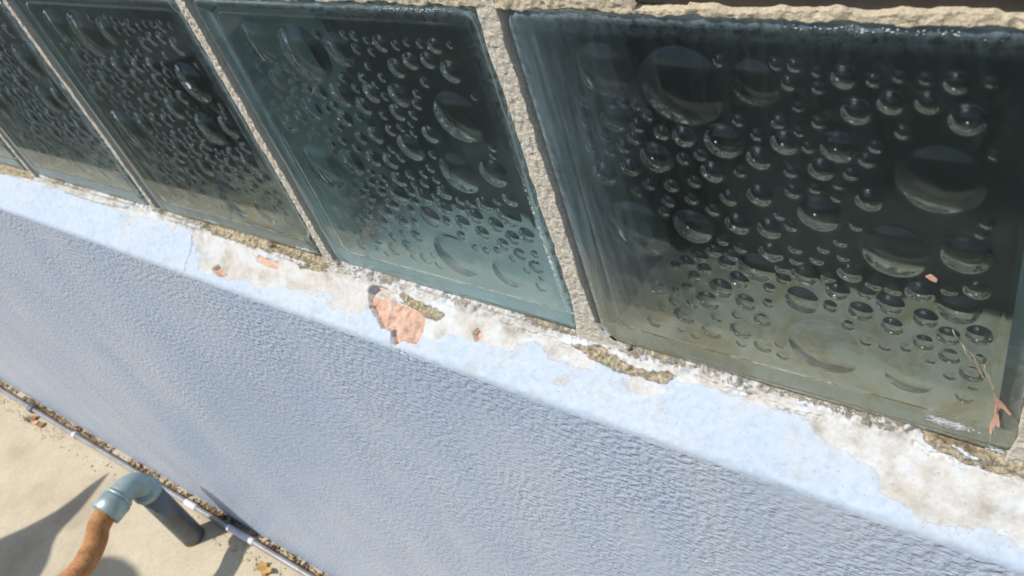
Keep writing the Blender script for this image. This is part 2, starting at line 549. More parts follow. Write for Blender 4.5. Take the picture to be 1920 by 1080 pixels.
# mm coordinates warped for ragged outlines
Smm = Sg * 40.4
wx = Xm + 9.0 * fbm(Xm * 0.07, Smm * 0.07, 5, 3)
ws = Sg + 0.24 * fbm(Xm * 0.06 + 50, Smm * 0.08, 5, 9)
wxf = Xm + 1.6 * fbm(Xm * 0.35, Smm * 0.35, 3, 31)
wsf = Sg + 0.045 * fbm(Xm * 0.35 + 50, Smm * 0.35, 3, 37)
bare = np.zeros_like(Xg); terra = np.zeros_like(Xg); och = np.zeros_like(Xg); deep = np.zeros_like(Xg); seal = np.zeros_like(Xg); gap = np.zeros_like(Xg)
for k in ('bareL', 'bareR'):
    bare = np.maximum(bare, inside(wx, ws, POLY[k]))
for k in ('chip', 'chip2', 'chip3', 'chip4'):
    ins = inside(wxf, wsf, POLY[k])
    terra = np.maximum(terra, ins * (1.0 if k != 'chip4' else 0.8))
    deep = np.maximum(deep, ins * (1.0 if k in ('chip', 'chip2', 'chip3') else 0.35))
for q in OCH: och = np.maximum(och, inside(wxf, wsf, q))
for q in SEAL: seal = np.maximum(seal, inside(wxf, wsf, q))
for q in GAPS: gap = np.maximum(gap, inside(wxf, wsf, q))
# ragged crumbling line all along the glass
strip = sstep(0.17, 0.02, Sg + 0.10 * fbm(Xm * 0.05, Smm * 0.05, 3, 77))
thin = sstep(0.30, 0.10, Sg + 0.12 * fbm(Xm * 0.03, Smm * 0.06, 3, 71))
isl = fbm(Xm * 0.05, Smm * 0.09, 5, 131)
bare = np.where((isl < -0.22) & (bare > 0.5), 0.30, bare)
isl2 = fbm(Xm * 0.045 + 9, Smm * 0.08, 5, 151)
bare = np.where((isl2 > 0.30 + 0.5 * np.clip(Sg - 0.4, 0, 1)) & (bare < 0.5), 0.62, bare)
bare = np.maximum(bare, thin * 0.9)
och = np.maximum(och, strip * (0.55 + 0.5 * fbm(Xm * 0.06, Smm * 0.02, 3, 5)))
terra_c = np.where((terra > 0) & (Sg < 0.36) & (Xm < -125) & (Xm > -170), 0.45 * terra, terra)


def blur(a, n=1):
    for _ in range(n):
        a = (a + np.roll(a, 1, 1) + np.roll(a, -1, 1) + np.vstack([a[:1], a[:-1]]) + np.vstack([a[1:], a[-1:]])) / 5
    return a




def wide(a, r):
    k = np.ones(2 * r + 1) / (2 * r + 1)
    for _ in range(2):
        a = np.apply_along_axis(lambda q: np.convolve(np.pad(q, r, 'edge'), k, 'valid'), 1, a)
        r2 = max(r // 2, 1); k2 = np.ones(2 * r2 + 1) / (2 * r2 + 1)
        a = np.apply_along_axis(lambda q: np.convolve(np.pad(q, r2, 'edge'), k2, 'valid'), 0, a)
    return a


relief = 0.00035 * fbm(Xm * 0.03, Smm * 0.03, 3, 11) + 0.00030 * fbm(Xm * 0.25, Smm * 0.25, 3, 12)
relief = relief - 0.0038 * deep + deep * 0.0022 * fbm(Xm * 0.22, Smm * 0.22, 4, 63) - 0.0003 * blur(bare, 3) + 0.0014 * blur(seal, 1)
relief = relief + blur(np.maximum(och, strip), 1) * 0.0030 * fbm(Xm * 0.30, Smm * 0.30, 4, 15) - 0.0045 * blur(gap, 1)
relief = relief + 0.0012 * strip
# groove where the ledge has come away from the glass
groove = sstep(0.055, 0.02, Sg) * sstep(-0.25, 0.15, fbm(Xm * 0.02, Smm * 0, 3, 91))
relief = relief - 0.0035 * groove
CRACKS = [[(-354, 0.1), (-352, 0.5), (-356, 0.95)], [(-139, 0.75), (-135, 0.95), (-130, 1.08), (-122, 1.12)], [(160, 0.10), (164, 0.14), (168, 0.18), (173, 0.16), (180, 0.18), (190, 0.17), (200, 0.2)],
          [(-60, 0.14), (-40, 0.19), (-22, 0.16), (-6, 0.22)], [(60, 0.10), (75, 0.14), (92, 0.12), (110, 0.17), (124, 0.15)], [(-196, 0.16), (-180, 0.13), (-170, 0.17)]]
for cr in CRACKS:
    d = np.full(Xm.shape, 1e9)
    px_ = wxf; ps_ = wsf * 40.4
    for (xa, sa), (xb, sb) in zip(cr[:-1], cr[1:]):
        ya, yb = sa * 40.4, sb * 40.4
        t = np.clip(((px_ - xa) * (xb - xa) + (ps_ - ya) * (yb - ya)) / ((xb - xa) ** 2 + (yb - ya) ** 2), 0, 1)
        d = np.minimum(d, np.hypot(px_ - xa - t * (xb - xa), ps_ - ya - t * (yb - ya)))
    relief = relief - 0.0018 * (d < 0.55) + 0.0004 * sstep(2.5, 0.6, d)
fall = np.clip((6 - Sg) / 5, 0, 1) * np.where(Sg > 1.12, 0.5, 1)
relief = relief * fall
nl = Vector((-0.027, 0.030)).normalized()      # outward normal of the slope in (y, z)
t_n = sstep(0.92, 1.12, Sg)
ny = nl.x * (1 - t_n) + -1 * t_n
nz = nl.y * (1 - t_n)
Yg = prof[:, 0][:, None] + relief * ny
Zg = prof[:, 1][:, None] + relief * nz
# slow waviness of the hand-trowelled edge
Zg = Zg + 0.0011 * fbm(Xm * 0.008, Smm * 0 + 3, 3, 21) * sstep(0.3, 1.0, Sg) * np.clip((6 - Sg) / 4, 0, 1)
V3 = np.stack([Xg, Yg - WY, Zg - GZ], 2)
wear = np.stack([np.maximum(wide(bare, 6) * 0.98, blur(seal, 1)), blur(terra_c, 1), blur(np.clip(wide(och, 3) - 0.6 * seal, 0, 1), 1)], 2)
V_l = V3[:n_ledge].reshape(-1, 3); W_l = wear[:n_ledge].reshape(-1, 3)
ledge = meshobj('ledge', V_l, grid_faces(n_ledge, ncol), M['ledge'], wall, attrs={'wear': W_l})
ledge['label'] = 'sloping ledge with flaking pale blue paint and bare plaster'
V_w = V3[n_ledge - 1:].reshape(-1, 3)
face = meshobj('wall_face', V_w, grid_faces(nrow - n_ledge + 1, ncol), M['wall'], wall)

# ---------------------------------------------------------------- window of glass blocks
win = empty('glass_block_window', (0, 0, 0))
tag(win, 'row of bubble patterned glass blocks set in sandy mortar above the ledge', 'window')

BUB=[(-59.0,162.5,11.7), (-26.8,158.1,16.6), (0.6,162.2,9.2), (-42.8,144.0,2.4), (-52.9,148.9,2.4), (-47.2,148.5,2.5), (-48.6,138.7,3.2), (-38.4,136.7,3.3), (-51.5,132.5,3.0), (-29.5,136.2,4.7), (-13.8,136.2,7.6), (-23.6,128.5,2.7), (-31.2,125.5,2.8), (-70.6,147.0,2.4), (-58.5,140.9,6.2), (-72.3,136.8,2.4), (-73.4,124.4,2.5), (-57.3,127.4,3.0), (-64.1,123.9,2.5), (-64.9,130.6,2.0), (-72.2,119.5,1.9), (-6.8,146.1,2.4), (8.0,147.2,2.8), (-0.5,140.8,2.4), (8.4,170.1,2.4), (-11.3,169.8,2.4), (11.6,163.2,2.2), (14.8,170.0,2.6), (21.8,168.3,1.9), (12.4,163.3,2.9), (22.0,162.4,2.3), (30.3,167.2,4.3), (39.2,166.7,2.5), (46.6,168.7,2.1), (54.2,168.5,2.2), (62.6,168.0,3.8), (71.5,168.9,1.9), (15.1,154.3,2.0), (33.9,154.8,5.0), (44.5,159.2,4.4), (55.3,160.4,4.1), (66.4,155.6,5.6), (21.5,148.9,2.4), (14.8,144.3,2.2), (27.9,139.8,6.5), (17.7,138.2,2.4), (48.2,148.6,2.7), (40.0,141.6,2.5), (74.6,143.7,1.9), (9.6,139.1,5.2), (-69.5,111.7,5.8), (-56.5,117.2,4.3), (-43.2,124.3,7.2), (-49.0,109.6,2.8), (-38.5,110.9,3.1), (-28.0,114.8,2.8), (-19.7,121.1,4.9), (-8.4,123.1,2.5), (-1.7,113.2,5.1), (-14.3,109.4,3.8), (-55.7,104.4,2.6), (-41.4,102.0,2.9), (-30.7,105.5,2.8), (-22.0,101.5,2.9), (-44.6,96.0,2.5), (-59.5,82.9,15.5), (-32.1,90.7,8.7), (-12.2,96.6,5.2), (5.6,105.0,2.5), (0.9,97.1,5.0), (-19.7,85.9,2.4), (-24.3,78.8,3.3), (-12.0,83.4,2.6), (-16.6,78.1,2.9), (0.6,84.7,4.9), (-31.8,73.3,3.1), (-38.3,67.9,3.5), (-44.1,64.8,2.2), (-30.4,66.4,3.1), (-19.6,73.0,3.5), (-6.7,73.8,7.8), (4.6,77.0,2.9), (-35.9,60.3,2.9), (-0.4,130.7,4.9), (60.2,131.2,13.8), (38.1,118.9,4.9), (20.4,108.9,8.3), (47.0,96.9,12.1), (69.8,101.1,8.3), (74.9,116.2,2.3), (73.5,111.5,2.0), (22.0,129.5,4.8), (32.0,129.1,2.7), (11.3,117.5,3.2), (19.5,120.2,2.4), (26.8,117.7,2.2), (27.7,123.5,2.0), (37.3,135.8,3.0), (33.8,106.1,2.6), (9.6,100.4,2.7), (28.0,96.9,2.6), (10.6,89.3,2.8), (21.6,92.1,2.5), (11.0,82.8,2.8), (18.8,85.6,2.6), (28.8,89.6,2.4), (5.0,77.1,2.6), (11.0,126.5,2.6), (-36.3,59.8,2.9), (-23.7,56.7,5.4), (-14.8,64.2,4.5), (-40.1,52.1,3.1), (-46.5,48.1,2.7), (-31.3,46.9,5.6), (-13.1,51.3,4.8), (-1.8,63.4,2.6), (-3.0,54.2,2.6), (4.4,70.3,2.8), (11.7,60.4,7.2), (23.3,60.6,2.9), (-56.0,47.2,4.8), (-49.0,40.4,2.8), (-39.4,42.3,3.2), (-45.0,32.2,5.3), (-62.5,22.2,3.9), (-56.1,33.9,2.4), (-28.2,36.7,2.9), (-18.0,41.8,2.6), (-6.4,42.7,4.1), (-32.2,26.1,5.0), (-17.3,32.0,5.1), (-48.2,21.6,2.1), (-41.2,19.8,2.5), (-17.9,22.9,2.5), (-7.6,25.2,4.3), (0.3,29.1,2.3), (1.2,22.0,2.9), (13.5,75.6,5.4), (31.1,82.0,4.4), (22.9,77.0,2.6), (26.1,70.1,4.5), (23.2,60.8,2.9), (35.1,61.6,4.9), (30.2,52.0,2.9), (46.8,57.2,4.5), (45.7,68.9,5.1), (58.5,65.5,4.5), (58.6,52.3,4.1), (56.0,79.1,4.8), (39.9,78.1,2.6), (46.7,77.5,2.6), (36.7,72.4,3.1), (65.9,82.8,2.7), (74.3,86.0,4.2), (69.2,73.8,7.2), (66.8,58.9,4.4), (76.7,62.9,4.6), (67.9,48.1,4.1), (36.9,44.8,2.6), (44.3,44.6,2.6), (52.3,47.0,2.4), (20.1,34.5,16.0), (54.1,30.4,10.4), (77.8,50.6,2.6), (76.0,41.2,4.6), (74.5,26.2,3.6), (61.2,43.2,2.3), (68.5,36.6,2.4), (77.0,33.5,2.0)]


def rrect(h, r, inset, y, zc, n=8):
    pts = []
    rr = max(r - inset, 0.0008); hh = h - inset
    for q, (sx, sz) in enumerate(((1, 1), (-1, 1), (-1, -1), (1, -1))):
        for k in range(n + 1):
            a = math.pi / 2 * (q + k / n)
            pts.append((sx * (hh - rr) + rr * math.cos(a), y, zc + sz * (hh - rr) + rr * math.sin(a)))
    return pts


def pane_mesh(bubbles=True):
    h = BS / 2; zc = BS / 2
    prof_o = [(0, 0.0094), (0, 0.0045), (0.0005, 0.0026), (0.0014, 0.0013), (0.0028, 0.0004), (0.005, 0.0)]
    verts, faces, film = [], [], []
    loops = []
    for d, y in prof_o:
        pts = rrect(h, 0.009, d, y, zc)
        loops.append(list(range(len(verts), len(verts) + len(pts))))
        verts += pts
    # two more flat loops so that the film attribute has a rim to fade over
    for d in (0.011, 0.022):
        pts = rrect(h, 0.012, d, 0.0, zc)
        loops.append(list(range(len(verts), len(verts) + len(pts)))); verts += pts
    for a, b in zip(loops[:-1], loops[1:]):
        n = len(a)
        for k in range(n):
            faces.append((a[k], a[(k + 1) % n], b[(k + 1) % n], b[k]))
    faces.append(tuple(loops[-1]))
    nfo = len(faces)
    nvo = len(verts)
    film = [0] * nvo
    for li, val in ((0, .5), (1, .6), (2, .8), (3, .8), (4, .5), (5, .18), (6, 0.02), (7, 0.0)):
        for i in loops[li]: film[i] = val
    # inner face: a field of moulded bubbles standing out into the glass
    res = 380 if bubbles else 40
    g = np.linspace(-h, h, res + 1)
    X, Z = np.meshgrid(g * 1000, (g + zc) * 1000)
    H = np.zeros_like(X)
    for bx, bz, br in (BUB if bubbles else []):
        k = 0.42 if br < 6 else (0.29 if br < 9 else 0.17)
        h0 = br * k
        Rs = (br * br + h0 * h0) / (2 * h0)
        i0 = np.searchsorted(g * 1000, bx - br) - 1; i1 = np.searchsorted(g * 1000, bx + br) + 1
        j0 = np.searchsorted((g + zc) * 1000, bz - br) - 1; j1 = np.searchsorted((g + zc) * 1000, bz + br) + 1
        sl = (slice(max(j0, 0), j1), slice(max(i0, 0), i1))
        d2 = (X[sl] - bx) ** 2 + (Z[sl] - bz) ** 2
        cap = np.sqrt(np.maximum(Rs * Rs - d2, 0)) - (Rs - h0)
        cap = np.where(d2 < br * br, np.maximum(cap, 0), 0)
        H[sl] = np.maximum(H[sl], cap)
    for _ in range(2):
        H = (H * 2 + np.roll(H, 1, 0) + np.roll(H, -1, 0) + np.roll(H, 1, 1) + np.roll(H, -1, 1)) / 6
    # cavity step with rounded corners, as the moulded rim line
    ax = np.abs(X) - 76.5; az = np.abs(Z - zc * 1000) - 76.5
    sdist = np.hypot(np.maximum(ax, 0), np.maximum(az, 0)) + np.minimum(np.maximum(ax, az), 0) - 7.0
    step = sstep(1.5, -1.5, sdist) * 0.35
    wob = 0.10 * fbm(X * 0.03, Z * 0.03, 2, 4) + 0.16 * fbm(X * 0.11, Z * 0.11, 2, 44)
    Y = 9.4 - step - H - wob * sstep(1.0, -4.0, sdist)
    V2 = np.stack([X, Y, Z], 2).reshape(-1, 3) / 1000
    F2 = grid_faces(res + 1, res + 1, flip=True) + nvo
    allv = np.vstack([np.array(verts), V2])
    me = bpy.data.meshes.new('glass_pane')
    nf2 = len(F2)
    lv = []
    starts = []
    for f in faces:
        starts.append(len(lv)); lv += list(f)
    base = len(lv)
    lv = np.concatenate([np.array(lv, dtype=np.int32), F2.astype(np.int32).ravel()])
    starts = np.concatenate([np.array(starts, dtype=np.int32), base + np.arange(0, nf2 * 4, 4, dtype=np.int32)])
    me.vertices.add(len(allv)); me.vertices.foreach_set('co', allv.astype(np.float32).ravel())
    me.loops.add(len(lv)); me.loops.foreach_set('vertex_index', lv)
    me.polygons.add(len(starts)); me.polygons.foreach_set('loop_start', starts)
    me.update(calc_edges=True); me.validate()
    me.materials.append(M['film']); me.materials.append(M['glass'])
    mi = np.ones(len(me.polygons), dtype=np.int32); mi[:nfo] = 0
    me.polygons.foreach_set('material_index', mi)
    me.polygons.foreach_set('use_smooth', np.ones(len(me.polygons), dtype=bool))
    a = me.color_attributes.new('film', 'FLOAT_COLOR', 'POINT')
    fc = np.zeros((len(allv), 4), dtype=np.float32); fc[:nvo, 0] = film; fc[:, 3] = 1
    a.data.foreach_set('color', fc.ravel())
    me.update()
    return me


def core_mesh():
    """four glass sides of the hollow block, between the two panes"""
    zc = BS / 2
    prof_c = [(0.0, 0.0098), (0.0085, 0.0098), (0.0085, 0.0702), (0.0, 0.0702)]
    verts, faces, loops = [], [], []
    for d, y in prof_c:
        pts = rrect(BS / 2 - 0.0004, 0.012 if d else 0.009, d, y, zc, 6)
        loops.append(list(range(len(verts), len(verts) + len(pts)))); verts += pts
    n = len(loops[0])
    for i in range(4):
        a, b = loops[i], loops[(i + 1) % 4]
        for k in range(n):
            faces.append((a[k], a[(k + 1) % n], b[(k + 1) % n], b[k]))
    me = bpy.data.meshes.new('block_sides')
    me.from_pydata(verts, [], faces)
    bm = bmesh.new(); bm.from_mesh(me); bmesh.ops.recalc_face_normals(bm, faces=bm.faces[:]); bm.to_mesh(me); bm.free()
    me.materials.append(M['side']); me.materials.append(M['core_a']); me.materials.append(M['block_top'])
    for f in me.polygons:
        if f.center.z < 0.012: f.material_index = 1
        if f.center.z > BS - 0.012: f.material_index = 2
    return me


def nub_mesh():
    """small nubs added on the outer face over the middling bubbles to make sun glints"""
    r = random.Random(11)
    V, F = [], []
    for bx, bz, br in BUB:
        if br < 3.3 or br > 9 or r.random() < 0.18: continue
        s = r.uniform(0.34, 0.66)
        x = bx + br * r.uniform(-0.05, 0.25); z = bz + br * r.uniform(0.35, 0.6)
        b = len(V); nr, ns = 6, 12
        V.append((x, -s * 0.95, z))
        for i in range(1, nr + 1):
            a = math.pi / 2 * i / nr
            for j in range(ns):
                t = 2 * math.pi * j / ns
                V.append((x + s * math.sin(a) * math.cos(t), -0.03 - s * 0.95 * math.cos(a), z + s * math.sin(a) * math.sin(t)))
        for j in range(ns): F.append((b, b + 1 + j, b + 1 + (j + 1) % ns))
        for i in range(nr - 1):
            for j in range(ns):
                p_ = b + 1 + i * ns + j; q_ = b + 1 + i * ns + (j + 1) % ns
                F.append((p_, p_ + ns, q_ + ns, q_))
    me = bpy.data.meshes.new('glint_nubs')
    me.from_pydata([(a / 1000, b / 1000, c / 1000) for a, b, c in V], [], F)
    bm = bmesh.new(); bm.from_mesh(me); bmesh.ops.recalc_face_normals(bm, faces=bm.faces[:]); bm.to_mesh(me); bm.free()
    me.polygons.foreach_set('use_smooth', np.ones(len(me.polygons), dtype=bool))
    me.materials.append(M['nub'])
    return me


PANE = pane_mesh()
BACK = pane_mesh(False)
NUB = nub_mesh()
CORE = core_mesh()
BLK = [(JW / 2 + BS / 2, 'core_a', 'nearest glass block, large, with yellow stained floor and a dead leaf'),
       (-JW / 2 - BS / 2, 'core_b', 'teal glass block with clear pale floor, second from the right'),
       (-JW / 2 - BS / 2 - PITCH, 'core_c', 'dim brownish glass block with a white fleck, third from the right'),
       (-JW / 2 - BS / 2 - 2 * PITCH, 'core_d', 'dull grey glass block, fourth from the right'),
       (-JW / 2 - BS / 2 - 3 * PITCH, 'core_d', 'glass block cut off by the left edge of the photo')]
for bx, core, lab in BLK:
    b = bpy.data.objects.new('glass_block', PANE)
    link(b, win)
    b.location = (bx, 0, 0)
    b['label'] = lab
    b.material_slots[0].link = 'OBJECT'; b.material_slots[0].material = M[{'core_a': 'film_a', 'core_b': 'film_b'}.get(core, 'film')]
    s = bpy.data.objects.new('block_sides', CORE)
    link(s, b)
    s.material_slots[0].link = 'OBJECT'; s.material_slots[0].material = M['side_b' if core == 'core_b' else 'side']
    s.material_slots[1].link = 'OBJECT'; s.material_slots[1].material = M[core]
    nb = link(bpy.data.objects.new('glint_nubs', NUB), b)  # added to catch the sun as glints over the bubbles
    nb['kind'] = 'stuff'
    k = bpy.data.objects.new('back_pane', BACK)
    link(k, b)
    k.location = (0, 0.080, 0); k.rotation_euler = (0, 0, math.pi)


def rough_strip(name, u0, u1, v0, v1, nu, nv, front, amp, seed, mat, parent, vertical, edge=0.0011, depth=0.02, label=None):
    """a band of hand-struck mortar: ragged edges, gritty face. u runs along it, v across"""
    us = np.linspace(u0, u1, nu); vs = np.linspace(0, 1, nv)
    U, Vv = np.meshgrid(us, vs)
    e0 = edge * fbm(U * 120, U * 0, 4, seed) ; e1 = edge * fbm(U * 120, U * 0 + 9, 4, seed + 5)
    v1 = v1(U) if callable(v1) else v1
    v0 = v0(U) if callable(v0) else v0
    W = (v0 + e0) * (1 - Vv) + (v1 + e1) * Vv
    round_ = np.clip(np.minimum(Vv, 1 - Vv) * 9, 0, 1)
    prot = front * np.sqrt(np.clip(1 - (1 - round_) ** 2, 0, 1))
    Y = -(prot + amp * fbm(U * 500, W * 500, 4, seed + 11) * (0.35 + 0.65 * round_) + amp * 0.5 * fbm(U * 60, W * 60, 2, seed + 13))
    Y[0, :] = depth; Y[-1, :] = depth
    P = np.stack([W, Y, U], 2) if vertical else np.stack([U, Y, W], 2)
    o = meshobj(name, P.reshape(-1, 3), grid_faces(nv, nu, flip=not vertical), mat, parent)
    if label: o['label'] = label
    return o


for i, jx in enumerate((0, -PITCH, -2 * PITCH, -3 * PITCH, -4 * PITCH, PITCH)):
    wj = JW * (0.86, 0.60, 0.46, 0.5, 0.8, 1.0)[i]
    fl, fr = ((0.006, 0.018), (0.002, 0.003), (0.001, 0.003), (0.001, 0.001), (0, 0), (0.004, 0.004))[i]
    va = lambda u, c=jx - wj / 2, k=fl: c - k * np.exp(-np.maximum(u, 0) / 0.012)
    vb = lambda u, c=jx + wj / 2, k=fr: c + k * np.exp(-np.maximum(u, 0) / 0.0055)
    rough_strip('mortar_joint', -0.004, BS + 0.003, va, vb, 420, 26, (0.0007, 0.0005, 0.0004, 0.0004, .0006, .001)[i], 0.0008, 40 + i * 7, M['mortar'], win, True)
# mortar bed over the blocks
rough_strip('top_mortar', -4.2 * PITCH, PITCH + 0.01, BS - 0.0004, lambda u: BS + np.where(u < 0.064, 0.0062, np.where(u < 0.084, 0.0011, np.where(u < 0.181, 0.0030, 0.001))), 1500, 16, 0.0008, 0.0012, 301, M['mortar_top'], win, False, edge=0.0022)


def box(name, lo, hi, mat, parent=None, bev=0.0, org=(0, 0, 0)):
    bm = bmesh.new()
    bmesh.ops.create_cube(bm, size=1)
    c = [(a + b) / 2 for a, b in zip(lo, hi)]; s = [b - a for a, b in zip(lo, hi)]
    for v in bm.verts:
        v.co = Vector((c[0] + v.co.x * s[0] - org[0], c[1] + v.co.y * s[1] - org[1], c[2] + v.co.z * s[2] - org[2]))
    if bev: bmesh.ops.bevel(bm, geom=bm.edges[:], offset=bev, segments=2, affect='EDGES')
    me = bpy.data.meshes.new(name); bm.to_mesh(me); bm.free()
    me.materials.append(mat)
    return link(bpy.data.objects.new(name, me), parent)


pave = box('pavement', (-12, -0.62, GZ - 0.12), (12, 0.0, GZ), M['concrete'], None, 0.006)
tag(pave, kind='structure')
M['added_eave'] = simple('added_dark_boards', (0.07, 0.05, 0.04), 0.7, var=0.3, scale=8)
box('added_eave', (XL - 0.2, -0.55, 2.402), (XR + 0.2, 0.3, 2.46), M['added_eave'], wall, 0.004, org=WINV)  # unseen roof overhang added to cut sky light in the glass
# frame over the window, wall beside it, dark room behind
box('head_frame', (XL, 0.0022, BS + 0.0004), (XR, 0.09, BS + 0.10), M['dark_frame'], win, 0.002)
box('wall_pier', (PITCH + JW * 0.4, -0.002, -0.004), (XR, 0.09, BS + 0.0035), M['wall'], wall, 0.002, org=WINV)
box('wall_pier', (XL, -0.002, -0.004), (-4 * PITCH - JW * 0.4, 0.09, BS + 0.0035), M['wall'], wall, 0.002, org=WINV)
box('upper_wall', (XL, -0.004, BS + 0.0985), (XR, 0.089, 2.4), M['wall'], wall, 0.002, org=WINV)
box('wall_core', (XL, -0.0265, GZ - 0.02), (XR, 0.09, -0.034), M['wall'], wall, 0.0, org=WINV)
box('wall_core', (XL, 0.004, -0.033), (XR, 0.09, -0.0045), M['mortar'], wall, 0.0, org=WINV)
q0, q1, qa, qb, z0_, z1_ = XL + 0.05, XR - 0.05, 0.086, 3.0, GZ + 0.02, 2.3
room = meshobj('room', [(q0, qa, z0_), (q1, qa, z0_), (q1, qb, z0_), (q0, qb, z0_), (q0, qa, z1_), (q1, qa, z1_), (q1, qb, z1_), (q0, qb, z1_)],
               [(0, 1, 2, 3), (4, 7, 6, 5), (0, 3, 7, 4), (1, 5, 6, 2), (3, 2, 6, 7)], M['dark_room'], smooth=False)
tag(room, kind='structure')
# ---------------------------------------------------------------- pipes
def tube(name, path, radii, mat, parent=None, seg=20, caps=True, wob=0.0, seed=0):
    pts = [Vector(p) for p in path]
    n = len(pts)
    tang = []
    for i in range(n):
        a = pts[max(i - 1, 0)]; b = pts[min(i + 1, n - 1)]
        tang.append((b - a).normalized())
    ref = Vector((0, 0, 1)) if abs(tang[0].z) < 0.9 else Vector((1, 0, 0))
    u = (ref - tang[0] * ref.dot(tang[0])).normalized()
    verts, faces = [], []
    rr = random.Random(seed)
    for i in range(n):
        u = (u - tang[i] * u.dot(tang[i])).normalized()
        w = tang[i].cross(u)
        r = radii[i] if isinstance(radii, (list, tuple)) else radii
        for k in range(seg):
            a = 2 * math.pi * k / seg
            q = r * (1 + wob * (rr.random() - 0.5))
            verts.append(pts[i] + u * math.cos(a) * q + w * math.sin(a) * q)
    for i in range(n - 1):
        for k in range(seg):
            a = i * seg + k; b = i * seg + (k + 1) % seg
            faces.append((a, b, b + seg, a + seg))
    if caps:
        faces.append(tuple(reversed(range(seg)))); faces.append(tuple(range((n - 1) * seg, n * seg)))
    return meshobj(name, verts, faces, mat, parent)


def bez(pts, n):
    """Catmull-Rom through the points"""
    P = [Vector(p) for p in pts]
    P = [P[0] * 2 - P[1]] + P + [P[-1] * 2 - P[-2]]
    out = []
    for i in range(1, len(P) - 2):
        for k in range(n):
            t = k / n
            a, b, c, d = P[i - 1], P[i], P[i + 1], P[i + 2]
            out.append(0.5 * ((2 * b) + (c - a) * t + (2 * a - 5 * b + 4 * c - d) * t * t + (3 * b - a - 3 * c + d) * t ** 3))
    out.append(P[-2])
    return out


def mat_rust():
    m, nt, p, out = new_mat('rusty_iron')
    v = coords(nt)
    n = noise(nt, v, 55, 8, 0.7)
    n2 = noise(nt, v, 300, 5, 0.7)
    c = ramp(nt, n, [(0.30, (0.20, 0.09, 0.035)), (0.44, (0.40, 0.175, 0.06)), (0.56, (0.50, 0.235, 0.085)), (0.74, (0.48, 0.30, 0.15))])
    c = mixc(nt, math_(nt, 'MULTIPLY', ramp(nt, n2, [(0.42, 1), (0.55, 0)]), 0.4), c, (0.12, 0.07, 0.04))
    L(nt, c, p.inputs['Base Color'])
    p.inputs['Roughness'].default_value = 0.85
    L(nt, bump(nt, n2, 0.7, 0.0012), p.inputs['Normal'])
    return m


def mat_galv(name, col, dirt, amt, metal=0.55, rough=0.42):
    m, nt, p, out = new_mat(name)
    v = coords(nt)
    vo = nt.nodes.new('ShaderNodeTexVoronoi'); vo.inputs['Scale'].default_value = 110
    L(nt, v, vo.inputs['Vector'])
    n = noise(nt, v, 35, 6, 0.65)
    c = mixc(nt, math_(nt, 'MULTIPLY', vo.outputs['Distance'], 0.25), col, tuple(x * 0.7 for x in col))
    c = mixc(nt, math_(nt, 'MULTIPLY', ramp(nt, n, [(0.45, 0), (0.62, 1)]), amt), c, dirt)
    L(nt, c, p.inputs['Base Color'])
    p.inputs['Metallic'].default_value = metal
    p.inputs['Roughness'].default_value = rough
    L(nt, bump(nt, noise(nt, v, 260, 4), 0.4, 0.0006), p.inputs['Normal'])
    return m


M['rust'] = mat_rust()
M['galv'] = mat_galv('galvanised_fitting', (0.36, 0.47, 0.47), (0.24, 0.29, 0.28), 0.75, 0.35, 0.45)
M['riser'] = mat_galv('dark_weathered_pipe', (0.17, 0.19, 0.20), (0.15, 0.10, 0.07), 0.6, 0.4, 0.5)
M['conduit'] = mat_galv('grey_conduit', (0.36, 0.355, 0.36), (0.26, 0.20, 0.16), 0.6, 0.4, 0.4)
M['white_paint_and_highlight'] = simple('white_sleeve_and_highlight', (0.66, 0.66, 0.69), 0.35, var=0.06, scale=80, bumpd=0)
M['clip'] = simple('dark_clip', (0.16, 0.18, 0.22), 0.5, 0.3, bumpd=0)

PX, PY, PH = -0.910, -0.085, 0.154
pipe = empty('water_pipe', (PX, PY, GZ))
tag(pipe, 'rusty pipe on a grey elbow and dark riser at the foot of the wall', 'pipe')
tube('riser', [(0, 0, -0.03), (0, 0, 0.02), (0, 0, 0.06), (0, 0, PH - 0.012)], [0.0190] * 4, M['riser'], pipe, 28)
# elbow: quarter bend from up to away from the wall
R0 = 0.026
ep = [(0, 0, PH - 0.022), (0, 0, PH - 0.006)]
er = [0.0208, 0.0208]
for k in range(0, 11):
    a = math.pi / 2 * k / 10
    ep.append((0.0 + 0.006 * (k / 10), -R0 + R0 * math.cos(a), PH - 0.004 + R0 * math.sin(a)))
    er.append(0.0188)
ep.append((0.008, -R0 - 0.014, PH - 0.004 + R0)); er.append(0.0188)
elbow = tube('elbow', ep, er, M['galv'], pipe, 28)
zc_ = PH - 0.004 + R0
tube('bead', [(0, 0, PH - 0.020), (0, 0, PH - 0.017), (0, 0, PH - 0.012), (0, 0, PH - 0.009)], [0.0206, 0.0226, 0.0226, 0.0206], M['galv'], elbow, 28)
tube('collar', [(0.0078, -R0 - 0.010, zc_), (0.008, -R0 - 0.012, zc_), (0.0095, -R0 - 0.036, zc_ - 0.001), (0.0097, -R0 - 0.038, zc_ - 0.001)],
     [0.0210, 0.0232, 0.0232, 0.0214], M['galv'], elbow, 8 * 3)
tube('bead', [(0.0066, -R0 - 0.004, zc_), (0.0068, -R0 - 0.006, zc_), (0.0072, -R0 - 0.009, zc_), (0.0074, -R0 - 0.011, zc_)],
     [0.0199, 0.0218, 0.0218, 0.0199], M['galv'], elbow, 28)
